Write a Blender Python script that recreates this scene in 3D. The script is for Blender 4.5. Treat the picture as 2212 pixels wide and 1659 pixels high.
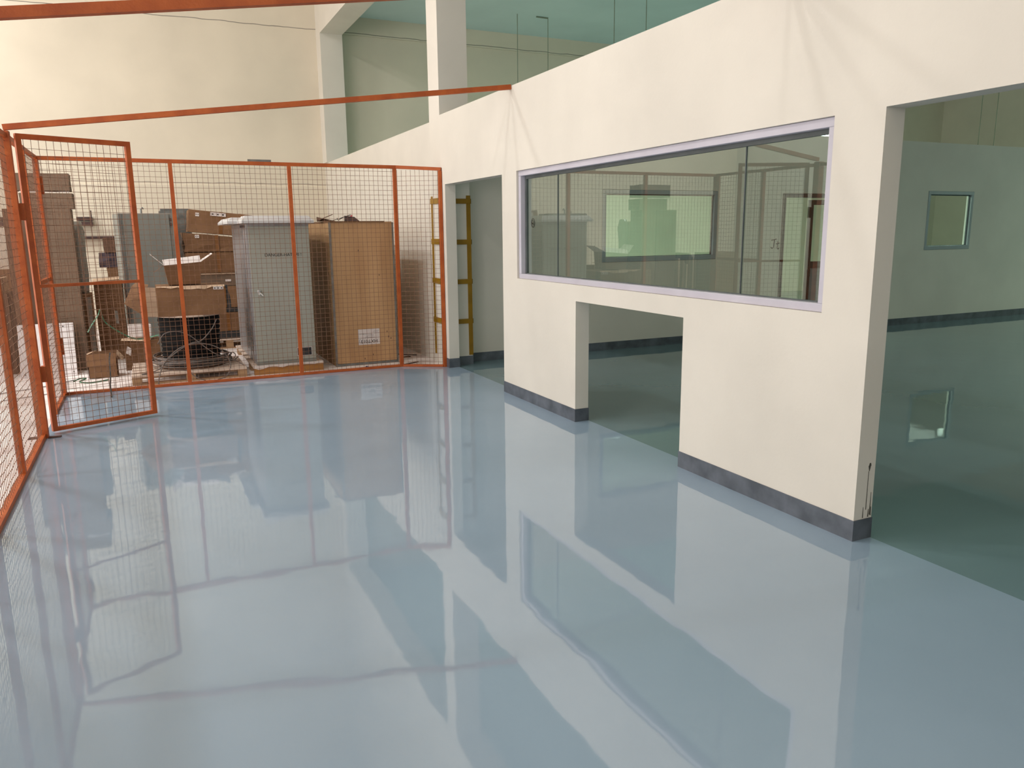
import bpy, math, random
from mathutils import Vector, Matrix
random.seed(7)
R = math.radians
for o in list(bpy.data.objects):
    bpy.data.objects.remove(o, do_unlink=True)
SC = bpy.context.scene
COL = SC.collection

# ------------------------------------------------------------------ camera
F, YAW, PITCH, ROLL = 1662.4, 0.4375, 0.1953, -0.0108
fw = Vector((math.sin(YAW)*math.cos(PITCH), math.cos(YAW)*math.cos(PITCH), -math.sin(PITCH)))
rt = Vector((math.cos(YAW), -math.sin(YAW), 0))
up = rt.cross(fw)
rt2 = rt*math.cos(ROLL) + up*math.sin(ROLL)
up2 = up*math.cos(ROLL) - rt*math.sin(ROLL)
cd = bpy.data.cameras.new('camera')
cam = bpy.data.objects.new('camera', cd)
COL.objects.link(cam)
cd.sensor_width = 36.0
cd.lens = F/2212*36.0
cd.clip_start = 0.05
M = Matrix((rt2, up2, -fw)).transposed().to_4x4()
M.translation = Vector((0, 0, 1.5))
cam.matrix_world = M
SC.camera = cam

# ------------------------------------------------------------------ world, exposure, lights
w = bpy.data.worlds.new('world')
SC.world = w
w.use_nodes = True
w.node_tree.nodes['Background'].inputs[0].default_value = (0.8, 0.9, 1, 1)
w.node_tree.nodes['Background'].inputs[1].default_value = 0.02
SC.view_settings.view_transform = 'Standard'
SC.view_settings.look = 'None'
SC.view_settings.exposure = 0.18
SC.view_settings.gamma = 1.0
SC.view_settings.use_curve_mapping = False


def area(name, loc, rot, sx, sy, power, color, shape='RECTANGLE', spread=180):
    l = bpy.data.lights.new(name, 'AREA')
    l.shape = shape
    l.size = sx
    l.size_y = sy
    l.energy = power
    l.color = color
    l.spread = R(spread)
    o = bpy.data.objects.new(name, l)
    COL.objects.link(o)
    o.location = loc
    o.rotation_euler = rot
    return o


HALL = (1.0, 0.985, 0.975)
for xx, yy, pw, sz in ((-2.5, 3.75, 50, .45), (-2.5, 5.75, 90, .45), (-2.5, 7.75, 85, .45), (-4.2, 10.8, 250, .8)):  # the last, rear one is added to brighten the back wall
    area('high_bay_light', (xx, yy, 7.0), (0, 0, 0), sz, sz, pw, HALL, 'DISK')
# unseen soft fill added along the left wall to even out the light
area('left_fill_light', (-6.15, 3.0, 2.5), (0, R(-90), 0), 2.6, 15.0, 330, (1.0, .985, .97))
area('front_fill_light', (-1.6, -5.9, 3.2), (R(90), 0, 0), 8.0, 2.6, 75, (1.0, .985, .97))  # unseen fill added behind the camera to lighten crate and cabinet fronts
GRN = (0.74, 1.0, 0.80)
ROOM_TUBES = [(16.5, 5.5, 3.10, 42), (13.2, 0.5, 3.10, 16), (8.8, 2.4, 3.10, 16)]  # last one is unseen, added to light the partition more evenly
FAR_TUBES = [(6.51, 12.9, 3.10, 34), (7.28, 11.0, 3.10, 42), (10.45, 10.0, 3.06, 58), (13.55, 9.2, 2.82, 36)]
for (x, y, z, pw) in ROOM_TUBES + FAR_TUBES:
    area('tube_light', (x, y, z-0.05), (0, 0, 0), 1.15, 0.05, pw, GRN)
# unseen fill added at the outer wall to brighten the side room soffit
area('soffit_fill_light', (18.9, 3.0, 4.3), (R(90), 0, R(90)), 12.0, 0.7, 70, (0.80, 1.0, 0.86))

# ------------------------------------------------------------------ materials


def mat(name):
    m = bpy.data.materials.new(name)
    m.use_nodes = True
    nt = m.node_tree
    return m, nt, nt.nodes['Principled BSDF']


def node(nt, t, **kw):
    n = nt.nodes.new(t)
    for k, v in kw.items():
        if k.startswith('i_'):
            n.inputs[k[2:].replace('_', ' ')].default_value = v
        else:
            setattr(n, k, v)
    return n


def noisy(name, c1, c2, scale=4.0, rough=0.6, detail=6.0, lo=0.35, hi=0.65, bump=0.0, bscale=60, metal=0.0,
          stretch=None, spec=0.5):
    m, nt, b = mat(name)
    tc = node(nt, 'ShaderNodeTexCoord')
    src = tc.outputs['Object']
    if stretch:
        mp = node(nt, 'ShaderNodeMapping')
        mp.inputs['Scale'].default_value = stretch
        nt.links.new(src, mp.inputs[0])
        src = mp.outputs[0]
    n = node(nt, 'ShaderNodeTexNoise')
    n.inputs['Scale'].default_value = scale
    n.inputs['Detail'].default_value = detail
    nt.links.new(src, n.inputs['Vector'])
    r = node(nt, 'ShaderNodeValToRGB')
    r.color_ramp.elements[0].position = lo
    r.color_ramp.elements[1].position = hi
    r.color_ramp.elements[0].color = (*c1, 1)
    r.color_ramp.elements[1].color = (*c2, 1)
    nt.links.new(n.outputs['Fac'], r.inputs[0])
    nt.links.new(r.outputs[0], b.inputs['Base Color'])
    b.inputs['Roughness'].default_value = rough
    b.inputs['Metallic'].default_value = metal
    b.inputs['Specular IOR Level'].default_value = spec
    if bump:
        n2 = node(nt, 'ShaderNodeTexNoise')
        n2.inputs['Scale'].default_value = bscale
        nt.links.new(tc.outputs['Object'], n2.inputs['Vector'])
        bp = node(nt, 'ShaderNodeBump')
        bp.inputs['Strength'].default_value = bump
        bp.inputs['Distance'].default_value = 0.01
        nt.links.new(n2.outputs['Fac'], bp.inputs['Height'])
        nt.links.new(bp.outputs[0], b.inputs['Normal'])
    return m


def s2l(r, g, b):
    return tuple(((c/255)/12.92 if c/255 <= 0.04045 else ((c/255+0.055)/1.055)**2.4) for c in (r, g, b))


def var(c, k):
    return tuple(min(1, x*k) for x in c)


WALLC = s2l(227, 221, 210)
M_wall = noisy('cream_wall_paint', var(WALLC, .95), var(WALLC, 1.03), 1.3, 0.75, bump=0.06, bscale=45, spec=.3)
BACKC = s2l(228, 218, 199)


def back_wall_mat():
    m = noisy('yellow_cream_wall_paint', var(BACKC, .93), var(BACKC, 1.03), 0.9, 0.75, bump=0.06, bscale=45, spec=.3)
    nt = m.node_tree
    b = nt.nodes['Principled BSDF']
    ramp = [n for n in nt.nodes if n.type == 'VALTORGB'][0]
    tc = [n for n in nt.nodes if n.type == 'TEX_COORD'][0]
    sp = node(nt, 'ShaderNodeSeparateXYZ')
    nt.links.new(tc.outputs['Object'], sp.inputs[0])
    # hairline cracks where beam and masonry meet (heights in metres on the wall)
    wob = node(nt, 'ShaderNodeTexNoise')
    wob.inputs['Scale'].default_value = 2.5
    nt.links.new(tc.outputs['Object'], wob.inputs['Vector'])
    zz = node(nt, 'ShaderNodeMath', operation='MULTIPLY_ADD')
    zz.inputs[1].default_value = 0.05
    nt.links.new(wob.outputs['Fac'], zz.inputs[0])
    nt.links.new(sp.outputs['Z'], zz.inputs[2])
    last = ramp.outputs[0]
    for h, wd, k in ((4.955, 0.006, .35), (2.385, 0.005, .6), (2.35, 0.009, 1.12)):
        c = node(nt, 'ShaderNodeMath', operation='COMPARE')
        c.inputs[1].default_value = h
        c.inputs[2].default_value = wd
        nt.links.new(zz.outputs[0], c.inputs[0])
        mx = node(nt, 'ShaderNodeMix', data_type='RGBA', blend_type='MULTIPLY')
        nt.links.new(c.outputs[0], mx.inputs['Factor'])
        nt.links.new(last, mx.inputs['A'])
        mx.inputs['B'].default_value = (k, k, k, 1)
        last = mx.outputs['Result']
    nt.links.new(last, b.inputs['Base Color'])
    return m


M_back = back_wall_mat()


def epoxy(name, c1, c2, streak=0.75):
    m, nt, b = mat(name)
    tc = node(nt, 'ShaderNodeTexCoord')
    n = node(nt, 'ShaderNodeTexNoise')
    n.inputs['Scale'].default_value = 0.6
    n.inputs['Detail'].default_value = 5
    nt.links.new(tc.outputs['Object'], n.inputs['Vector'])
    r = node(nt, 'ShaderNodeValToRGB')
    r.color_ramp.elements[0].position = .35
    r.color_ramp.elements[1].position = .65
    r.color_ramp.elements[0].color = (*c1, 1)
    r.color_ramp.elements[1].color = (*c2, 1)
    nt.links.new(n.outputs['Fac'], r.inputs[0])
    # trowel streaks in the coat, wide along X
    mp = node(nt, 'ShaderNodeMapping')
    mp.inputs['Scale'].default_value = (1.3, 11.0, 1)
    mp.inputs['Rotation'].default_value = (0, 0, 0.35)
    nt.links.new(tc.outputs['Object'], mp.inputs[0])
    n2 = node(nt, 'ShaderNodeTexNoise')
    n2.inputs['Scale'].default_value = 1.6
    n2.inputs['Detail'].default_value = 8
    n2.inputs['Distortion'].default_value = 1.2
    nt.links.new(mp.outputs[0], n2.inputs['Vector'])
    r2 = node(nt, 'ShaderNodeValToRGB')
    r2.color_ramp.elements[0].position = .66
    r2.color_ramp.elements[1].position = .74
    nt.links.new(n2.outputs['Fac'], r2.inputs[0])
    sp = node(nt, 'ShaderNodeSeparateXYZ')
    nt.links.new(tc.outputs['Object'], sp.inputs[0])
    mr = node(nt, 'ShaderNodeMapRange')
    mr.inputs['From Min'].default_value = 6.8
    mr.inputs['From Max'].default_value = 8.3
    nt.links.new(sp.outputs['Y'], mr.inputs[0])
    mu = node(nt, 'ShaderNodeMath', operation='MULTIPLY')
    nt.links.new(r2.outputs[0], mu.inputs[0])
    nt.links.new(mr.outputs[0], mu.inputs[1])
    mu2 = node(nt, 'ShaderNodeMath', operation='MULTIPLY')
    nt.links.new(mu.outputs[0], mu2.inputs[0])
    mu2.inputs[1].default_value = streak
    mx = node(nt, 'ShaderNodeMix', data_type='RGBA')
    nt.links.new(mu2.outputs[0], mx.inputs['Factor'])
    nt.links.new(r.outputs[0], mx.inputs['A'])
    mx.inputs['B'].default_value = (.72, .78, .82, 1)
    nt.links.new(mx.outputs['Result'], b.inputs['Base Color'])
    # slow waviness of the self levelling coat
    n3 = node(nt, 'ShaderNodeTexNoise')
    n3.inputs['Scale'].default_value = 2.6
    n3.inputs['Detail'].default_value = 2.5
    nt.links.new(tc.outputs['Object'], n3.inputs['Vector'])
    bp = node(nt, 'ShaderNodeBump')
    bp.inputs['Strength'].default_value = 0.10
    bp.inputs['Distance'].default_value = 0.012
    nt.links.new(n3.outputs['Fac'], bp.inputs['Height'])
    nt.links.new(bp.outputs[0], b.inputs['Normal'])
    b.inputs['Roughness'].default_value = 0.035
    b.inputs['IOR'].default_value = 2.0
    return m


M_epoxy = epoxy('blue_grey_epoxy', s2l(147, 168, 187), s2l(154, 175, 194))
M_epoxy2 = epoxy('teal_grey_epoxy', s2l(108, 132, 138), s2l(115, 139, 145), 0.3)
M_conc = noisy('dusty_concrete', s2l(190, 176, 170), s2l(240, 230, 226), 2.3, 0.85, 9, .28, .5, .3, 30)
M_ceil = noisy('teal_soffit_paint', s2l(212, 230, 232), s2l(218, 236, 238), 1.0, .8)
M_ceil2 = noisy('hall_ceiling_paint', s2l(214, 210, 200), s2l(222, 218, 208), 1.0, .8)
M_base = noisy('baseboard_grey_paint', s2l(78, 84, 92), s2l(112, 118, 128), 7, .35, 8, .35, .75)
M_jamb = M_wall
M_alu = noisy('pale_window_frame', s2l(196, 192, 204), s2l(206, 203, 214), 3, .4)
M_alug = noisy('grey_window_frame', s2l(158, 168, 172), s2l(168, 178, 182), 3, .4)
M_gasket = noisy('dark_gasket', s2l(84, 90, 90), s2l(96, 102, 102), 5, .6)
M_orange = noisy('orange_red_primer', s2l(168, 76, 26), s2l(192, 96, 38), 9, .5, 7, .35, .7, .15, 80)
M_wire = noisy('mesh_wire', s2l(118, 84, 66), s2l(160, 118, 92), 20, .5, metal=.3)
M_mustard = noisy('mustard_steel_paint', s2l(140, 104, 10), s2l(158, 118, 18), 8, .45)
M_card = noisy('corrugated_cardboard', s2l(124, 90, 60), s2l(148, 110, 78), 3, .85, 8, .3, .7, .1, 40)
M_card2 = noisy('brown_cardboard', s2l(112, 80, 53), s2l(134, 98, 68), 3, .85, 8, .3, .7, .1, 40)
M_card3 = noisy('dark_cardboard', s2l(84, 60, 46), s2l(108, 80, 62), 3, .85, 8, .3, .7, .1, 40)
M_cardg = noisy('greyish_cardboard', s2l(108, 90, 74), s2l(126, 104, 86), 3, .85, 8, .3, .7, .1, 40)
M_cardl = noisy('torn_pale_cardboard', s2l(196, 166, 138), s2l(222, 192, 164), 6, .9)
M_white = noisy('white_paper', s2l(222, 212, 208), s2l(236, 226, 222), 5, .8)
M_tape = noisy('brown_tape', s2l(120, 78, 38), s2l(134, 88, 46), 10, .25)
M_ply = noisy('plywood', s2l(180, 137, 94), s2l(206, 165, 120), 1.6, .6, 9, .3, .7, .05, 60, stretch=(3, 3, .6))
M_galv = noisy('galvanised_strip', s2l(112, 114, 112), s2l(140, 142, 140), 12, .4, metal=.5)
M_wood = noisy('pallet_wood', s2l(164, 128, 92), s2l(196, 160, 122), 3, .8, 8, .3, .7, .1, 40, stretch=(1, 6, 6))
M_woodp = noisy('pale_pallet_boards', s2l(206, 184, 166), s2l(228, 206, 190), 3, .8, 8, .3, .7, .1, 40)
M_timber = noisy('orange_timber', s2l(166, 112, 54), s2l(186, 132, 72), 3, .7, 8, stretch=(1, 8, 8))
M_cab = noisy('grey_green_cabinet_paint', s2l(164, 164, 153), s2l(173, 173, 162), 2, .5)
M_cabside = noisy('plastic_wrapped_grey_steel', s2l(142, 138, 138), s2l(160, 156, 156), 4, .3, stretch=(6, 6, .8))
M_roof = noisy('light_grey_canopy_paint', s2l(205, 203, 203), s2l(216, 214, 214), 3, .45)
M_cab2 = noisy('grey_steel_paint', s2l(132, 134, 128), s2l(142, 144, 138), 2, .5, stretch=(4, 4, .6))
M_black = noisy('black_cable_jacket', s2l(9, 8, 8), s2l(17, 16, 16), 20, .75, spec=.25)
M_cable = noisy('grey_cable_jacket', s2l(98, 88, 84), s2l(128, 118, 112), 20, .5)
M_chrome = noisy('chrome', (.6, .6, .6), (.7, .7, .7), 3, .35, metal=1)
M_ink = noisy('black_ink', (.012, .012, .012), (.02, .02, .02), 3, .6)
M_plate = noisy('black_nameplate', (.01, .01, .014), (.02, .02, .025), 3, .4)
M_green = noisy('green_strap', s2l(52, 100, 74), s2l(72, 128, 98), 20, .3)
M_poly = noisy('black_strap', s2l(34, 36, 36), s2l(56, 56, 56), 20, .5)
M_blue = noisy('blue_wrapper', s2l(20, 40, 90), s2l(150, 185, 225), 18, .3, 4, .45, .55)
M_red = noisy('pink_scrap', s2l(205, 84, 100), s2l(225, 110, 120), 20, .6)
M_film = noisy('grey_stretch_film', s2l(132, 126, 116), s2l(160, 154, 144), 8, .25, stretch=(8, 8, 1))
M_dark = noisy('dark_frame_paint', s2l(42, 54, 54), s2l(54, 66, 64), 5, .45)
M_panel = noisy('grey_door_panel', s2l(140, 146, 150), s2l(150, 156, 160), 5, .5)
M_steel = noisy('dark_rusty_steel', s2l(52, 34, 36), s2l(78, 54, 50), 15, .6)
M_purple = noisy('purple_print_card', s2l(52, 42, 52), s2l(82, 68, 76), 14, .7)
M_beige = noisy('pale_board', s2l(214, 202, 186), s2l(224, 212, 196), 2, .7)
M_rod = noisy('lamp_rod', s2l(120, 130, 110), s2l(140, 150, 130), 5, .4)
M_whiteboard = noisy('white_laminate', s2l(218, 212, 212), s2l(230, 224, 224), 5, .4)
M_mark = noisy('marker_ink', (.01, .01, .015), (.02, .02, .02), 5, .5)
M_drip = noisy('dried_grey_paint', s2l(74, 70, 62), s2l(92, 88, 78), 30, .4)
M_switch = noisy('grey_socket_plastic', s2l(150, 150, 144), s2l(160, 160, 154), 5, .4)

m, nt, b = mat('tube_glow')
b.inputs['Base Color'].default_value = (.9, 1, .95, 1)
b.inputs['Emission Color'].default_value = (.72, 1, .88, 1)
b.inputs['Emission Strength'].default_value = 9
M_tube = m


def glass(name, tint, mult):
    m = bpy.data.materials.new(name)
    m.use_nodes = True
    nt = m.node_tree
    nt.nodes.clear()
    out = node(nt, 'ShaderNodeOutputMaterial')
    tr = node(nt, 'ShaderNodeBsdfTransparent')
    tr.inputs[0].default_value = (*tint, 1)
    gl = node(nt, 'ShaderNodeBsdfGlossy')
    gl.inputs['Roughness'].default_value = 0.0
    gl.inputs['Color'].default_value = (.92, 1, .96, 1)
    lw = node(nt, 'ShaderNodeLayerWeight')
    lw.inputs['Blend'].default_value = 0.5
    pw = node(nt, 'ShaderNodeMath', operation='POWER')
    pw.inputs[1].default_value = 4.0
    nt.links.new(lw.outputs['Facing'], pw.inputs[0])
    ml = node(nt, 'ShaderNodeMath', operation='MULTIPLY_ADD', use_clamp=True)
    ml.inputs[1].default_value = .85
    ml.inputs[2].default_value = mult
    nt.links.new(pw.outputs[0], ml.inputs[0])
    mx = node(nt, 'ShaderNodeMixShader')
    nt.links.new(ml.outputs[0], mx.inputs[0])
    nt.links.new(tr.outputs[0], mx.inputs[1])
    nt.links.new(gl.outputs[0], mx.inputs[2])
    nt.links.new(mx.outputs[0], out.inputs[0])
    return m


M_glass = glass('tinted_glass', (.90, .99, .93), .16)
M_glass2 = glass('clear_glass', (.90, .98, .94), .10)

# ------------------------------------------------------------------ mesh helpers


class MB:
    def __init__(s):
        s.v = []
        s.f = []

    def quad(s, *p):
        k = len(s.v)
        s.v += [Vector(q) for q in p]
        s.f.append(tuple(range(k, k+len(p))))
        return s

    def box(s, x0, y0, z0, x1, y1, z1):
        if x0 > x1: x0, x1 = x1, x0
        if y0 > y1: y0, y1 = y1, y0
        if z0 > z1: z0, z1 = z1, z0
        k = len(s.v)
        s.v += [Vector(p) for p in ((x0, y0, z0), (x1, y0, z0), (x1, y1, z0), (x0, y1, z0),
                                    (x0, y0, z1), (x1, y0, z1), (x1, y1, z1), (x0, y1, z1))]
        s.f += [tuple(k+i for i in q) for q in ((0, 3, 2, 1), (4, 5, 6, 7), (0, 1, 5, 4), (1, 2, 6, 5), (2, 3, 7, 6), (3, 0, 4, 7))]
        return s

    def prism(s, base, h, d=None):
        """base polygon (ccw from outside/top) extruded by vector"""
        ext = Vector(d) if d is not None else Vector((0, 0, h))
        n = len(base)
        k = len(s.v)
        s.v += [Vector(p) for p in base] + [Vector(p)+ext for p in base]
        s.f.append(tuple(k+i for i in reversed(range(n))))
        s.f.append(tuple(k+n+i for i in range(n)))
        for i in range(n):
            j = (i+1) % n
            s.f.append((k+i, k+j, k+n+j, k+n+i))
        return s

    def bar(s, p0, p1, w, h, upv=(0, 0, 1)):
        p0, p1 = Vector(p0), Vector(p1)
        d = (p1-p0).normalized()
        u = Vector(upv)
        a = d.cross(u)
        if a.length < 1e-4:
            a = d.cross(Vector((0, 1, 0)))
        a.normalize()
        b = a.cross(d).normalized()
        k = len(s.v)
        for p in (p0, p1):
            for (i, j) in ((-1, -1), (1, -1), (1, 1), (-1, 1)):
                s.v.append(p + a*(i*w/2) + b*(j*h/2))
        s.f += [tuple(k+i for i in q) for q in ((0, 1, 2, 3), (7, 6, 5, 4), (0, 4, 5, 1), (1, 5, 6, 2), (2, 6, 7, 3), (3, 7, 4, 0))]
        return s

    def tube(s, pts, r, n=6, closed=False):
        pts = [Vector(p) for p in pts]
        m = len(pts)
        k = len(s.v)
        prev = None
        for i, p in enumerate(pts):
            if closed:
                d = pts[(i+1) % m]-pts[i-1]
            else:
                d = pts[min(i+1, m-1)]-pts[max(i-1, 0)]
            d.normalize()
            if prev is None:
                a = d.cross(Vector((0, 0, 1)))
                if a.length < 1e-3: a = d.cross(Vector((1, 0, 0)))
            else:
                a = prev-d*prev.dot(d)
                if a.length < 1e-4: a = d.cross(Vector((1, 0.3, 0)))
            a.normalize()
            prev = a
            b = d.cross(a)
            for j in range(n):
                t = 2*math.pi*j/n
                s.v.append(p+a*(math.cos(t)*r)+b*(math.sin(t)*r))
        for i in range(m if closed else m-1):
            i2 = (i+1) % m
            for j in range(n):
                j2 = (j+1) % n
                s.f.append((k+i*n+j, k+i*n+j2, k+i2*n+j2, k+i2*n+j))
        if not closed:
            s.f.append(tuple(k+j for j in reversed(range(n))))
            s.f.append(tuple(k+(m-1)*n+j for j in range(n)))
        return s

    def lathe(s, prof, c, n=40):
        """prof list of (r, z), closed caps"""
        k = len(s.v)
        c = Vector(c)
        for (r, z) in prof:
            for j in range(n):
                t = 2*math.pi*j/n
                s.v.append(c+Vector((r*math.cos(t), r*math.sin(t), z)))
        for i in range(len(prof)-1):
            for j in range(n):
                j2 = (j+1) % n
                s.f.append((k+i*n+j, k+i*n+j2, k+(i+1)*n+j2, k+(i+1)*n+j))
        s.f.append(tuple(k+j for j in reversed(range(n))))
        s.f.append(tuple(k+(len(prof)-1)*n+j for j in range(n)))
        return s

    def ribbon(s, pts, w, t=0.002, wv=(0, 1, 0)):
        """flat strap of width w along wv through pts"""
        pts = [Vector(p) for p in pts]
        wv = Vector(wv).normalized()
        for i in range(len(pts)-1):
            d = (pts[i+1]-pts[i]).normalized()
            s.bar(pts[i]-d*t*.3, pts[i+1]+d*t*.3, w, t, d.cross(wv))
        return s

    def rot(s, ang, c, axis='Z', start=0):
        m = Matrix.Rotation(ang, 4, axis)
        c = Vector(c)
        for i in range(start, len(s.v)):
            s.v[i] = m @ (s.v[i]-c)+c
        return s

    def jitter(s, a):
        seen = {}
        for i, p in enumerate(s.v):
            key = tuple(round(q, 4) for q in p)
            if key not in seen:
                seen[key] = Vector((random.uniform(-a, a), random.uniform(-a, a), random.uniform(-a, a)))
            s.v[i] = p+seen[key]
        return s

    def build(s, name, m, parent=None, loc=None, smooth=False, bevel=0.0):
        if parent is not None:
            o0 = Vector(parent.get('_w', (0, 0, 0)))
        elif loc is not None:
            o0 = Vector(loc)
        else:
            xs = [p.x for p in s.v]
            ys = [p.y for p in s.v]
            zs = [p.z for p in s.v]
            o0 = Vector(((min(xs)+max(xs))/2, (min(ys)+max(ys))/2, min(zs)))
        me = bpy.data.meshes.new(name)
        me.from_pydata([tuple(p-o0) for p in s.v], [], s.f)
        me.validate()
        me.update()
        if smooth:
            for p in me.polygons: p.use_smooth = True
        me.materials.append(m)
        o = bpy.data.objects.new(name, me)
        COL.objects.link(o)
        if parent is not None:
            o.parent = parent
            W[o.name] = o0
        else:
            o.location = o0
            W[o.name] = o0
        if bevel:
            bv = o.modifiers.new('bevel', 'BEVEL')
            bv.width = bevel
            bv.segments = 2
            bv.limit_method = 'ANGLE'
        return o


W = {}


class _P:
    pass


# parents carry their world origin in W (world position of their local zero)
def _build(s, name, m, parent=None, loc=None, smooth=False, bevel=0.0, _orig=MB.build):
    if parent is not None:
        o0 = W[parent.name]
        tmp = MB()
        tmp.v, tmp.f = s.v, s.f
        o = _orig(tmp, name, m, None, o0, smooth, bevel)
        o.location = (0, 0, 0)
        o.parent = parent
        W[o.name] = o0
        return o
    return _orig(s, name, m, None, loc, smooth, bevel)


MB.build = _build


def tag(o, label=None, cat=None, group=None, kind=None):
    if label: o['label'] = label
    if cat: o['category'] = cat
    if group: o['group'] = group
    if kind: o['kind'] = kind
    return o


def thing(name, loc, label, cat, group=None):
    o = bpy.data.objects.new(name, None)
    COL.objects.link(o)
    o.location = loc
    W[o.name] = Vector(loc)
    o.empty_display_size = 0.1
    return tag(o, label, cat, group)


def struct(o):
    o['kind'] = 'structure'
    return o


def text(name, s, size, mtx, m, parent, ext=0.0006):
    c = bpy.data.curves.new(name, 'FONT')
    c.body = s
    c.size = size
    c.extrude = ext
    c.align_x = 'CENTER'
    c.align_y = 'CENTER'
    t = bpy.data.objects.new(name+'_tmp', c)
    COL.objects.link(t)
    bpy.context.view_layer.update()
    dg = bpy.context.evaluated_depsgraph_get()
    me = bpy.data.meshes.new_from_object(t.evaluated_get(dg))
    bpy.data.objects.remove(t, do_unlink=True)
    me.name = name
    me.transform(Matrix.Translation(-W[parent.name]) @ mtx)
    me.materials.clear()
    me.materials.append(m)
    o = bpy.data.objects.new(name, me)
    COL.objects.link(o)
    o.parent = parent
    W[o.name] = W[parent.name]
    return o


FACE_MY = Matrix.Rotation(R(90), 4, 'X')          # text facing -Y
X0, X1 = 2.9934, 3.1134                            # dividing wall faces
YF = 8.404                                         # far fence line
XL = -0.828                                        # left fence line
YB = 14.2                                          # back wall
XR = 19.1
ZT = 2.738

# ------------------------------------------------------------------ setting
hp = [(XL, -6), (X1, -6), (X1, 8.2), (2.993, 8.14), (2.55, 8.42), (XL, 8.42)]
struct(MB().prism([(x, y, -.12) for x, y in hp], .12).build('floor', M_epoxy, loc=(0, 0, 0)))
fl2 = MB().box(-6.2, -6, -.12, XL, YB, 0)
fl2.prism([(x, y, -.12) for x, y in ((XL, 8.42), (2.55, 8.42), (2.993, 8.14), (X1, 8.2), (X1, YB), (XL, YB))], .12)
struct(fl2.build('floor', M_conc, loc=(0, 0, 0)))
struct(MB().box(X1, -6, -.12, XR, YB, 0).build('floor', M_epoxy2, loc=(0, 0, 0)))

# window and openings in the dividing wall
wy0, wy1, wz0, wz1 = 2.785, 6.265, 1.09, 2.02
w_ = MB()
def seg(y0, y1, z0, z1): w_.box(X0, y0, z0, X1, y1, z1)
seg(-6, 0.5, 0, ZT)
seg(0.5, 2.5018, 2.02, ZT)
seg(2.5018, wy0, 0, ZT)
seg(wy0, wy1, wz1, ZT)
seg(wy0, 3.8724, 0, wz0)
seg(3.8724, 5.2144, .965, wz0)
seg(5.2144, wy1, 0, wz0)
seg(wy1, 6.5705, 0, ZT)
seg(6.5705, 8.0529, 2.01, ZT)
seg(8.0529, 8.171, 0, ZT)
w_.box(3.0, 8.171, 2.0, 3.0+.1, 8.171+.0, 2.0)
w_.box(3.03, 8.503, 0, 3.15, YB, ZT-.02)
wall = struct(w_.build('wall_right', M_wall, loc=(X0, 0, 0)))
# runs of dried paint on the jamb
dr = MB()
yj = 2.5018-.0012
def blob(x, z0, z1, w0, w1):
    dr.prism([(x-w0/2, yj, z0), (x+w0/2, yj, z0), (x+w1/2, yj, z1), (x-w1/2, yj, z1)], 0, (0, .001, 0))
blob(3.074, .345, .372, .003, .016); blob(3.077, .372, .386, .016, .008)
blob(3.070, .15, .345, .004, .003); blob(3.052, .11, .165, .006, .002); blob(3.098, .12, .235, .007, .002)
blob(3.088, .11, .15, .008, .003); blob(3.104, .115, .16, .006, .003)
dr.build('paint_drip', M_drip, parent=wall)

bb = MB()
t = .004
for (a, b_) in ((-6, .5), (2.5018, 3.8724), (5.2144, 6.5705), (8.0529, 8.171)):
    bb.box(X0-t, a-t, 0, X1+t, b_+(t if b_ != 8.171 else 0), .104)
struct(bb.build('baseboard_right', M_base, loc=(X0, 0, 0)))

# beam and upper wall over the dividing line
struct(MB().box(X0, -6, 4.815, 3.37, YB, 5.2).box(X0, -6, 5.2, 3.2, YB, 9).build('wall_upper_right', M_wall, loc=(X0, 0, 4.8)))

struct(MB().box(-6.2, YB, 0, XR+.2, YB+.2, 9).build('wall_back', M_back, loc=(0, YB, 0)))
struct(MB().box(3.37, YB-.03, 4.90, XR, YB, 5.2).build('trim_1', M_back, loc=(0, YB, 0)))
struct(MB().box(-6.4, -6, 0, -6.2, YB, 9).build('wall_left', M_wall, loc=(-6.2, 0, 0)))
struct(MB().box(-6.4, -6.2, 0, XR+.2, -6, 9).build('wall_front', M_wall, loc=(0, -6, 0)))
struct(MB().box(XR, -6, 0, XR+.2, YB, 5.2).build('wall_outer', M_back, loc=(XR, 0, 0)))
struct(MB().box(-6.4, -6.2, 9, 3.2, YB+.2, 9.15).build('ceiling', M_ceil2, loc=(0, 0, 9)))
struct(MB().box(3.37, -6, 5.2, XR+.2, YB+.2, 5.35).build('ceiling', M_ceil, loc=(0, 0, 5.2)))

# partition across the side room
PY0, PY1 = 8.3228, 8.4428
p_ = MB()
def ps(x0, x1, z0, z1): p_.box(x0, PY0, z0, x1, PY1, z1)
PT = 2.77
ps(3.325, 5.15, 0, PT); ps(5.15, 6.93, 0, 1.11); ps(5.15, 6.93, 2.0, PT); ps(6.93, 8.07, 0, PT)
ps(8.07, 9.66, 1.985, PT); ps(9.66, 11.03, 0, PT); ps(11.03, 12.10, 0, 1.15); ps(11.03, 12.10, 2.05, PT); ps(12.10, XR, 0, PT)
part = struct(p_.build('wall_partition', M_wall, loc=(3.325, PY0, 0)))
pb = MB()
for a, b_ in ((3.325, 8.07), (9.66, XR)):
    pb.box(a, PY0-t, 0, b_, PY0, .104)
struct(pb.build('baseboard_partition', M_base, loc=(3.3, PY0, 0)))
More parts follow.
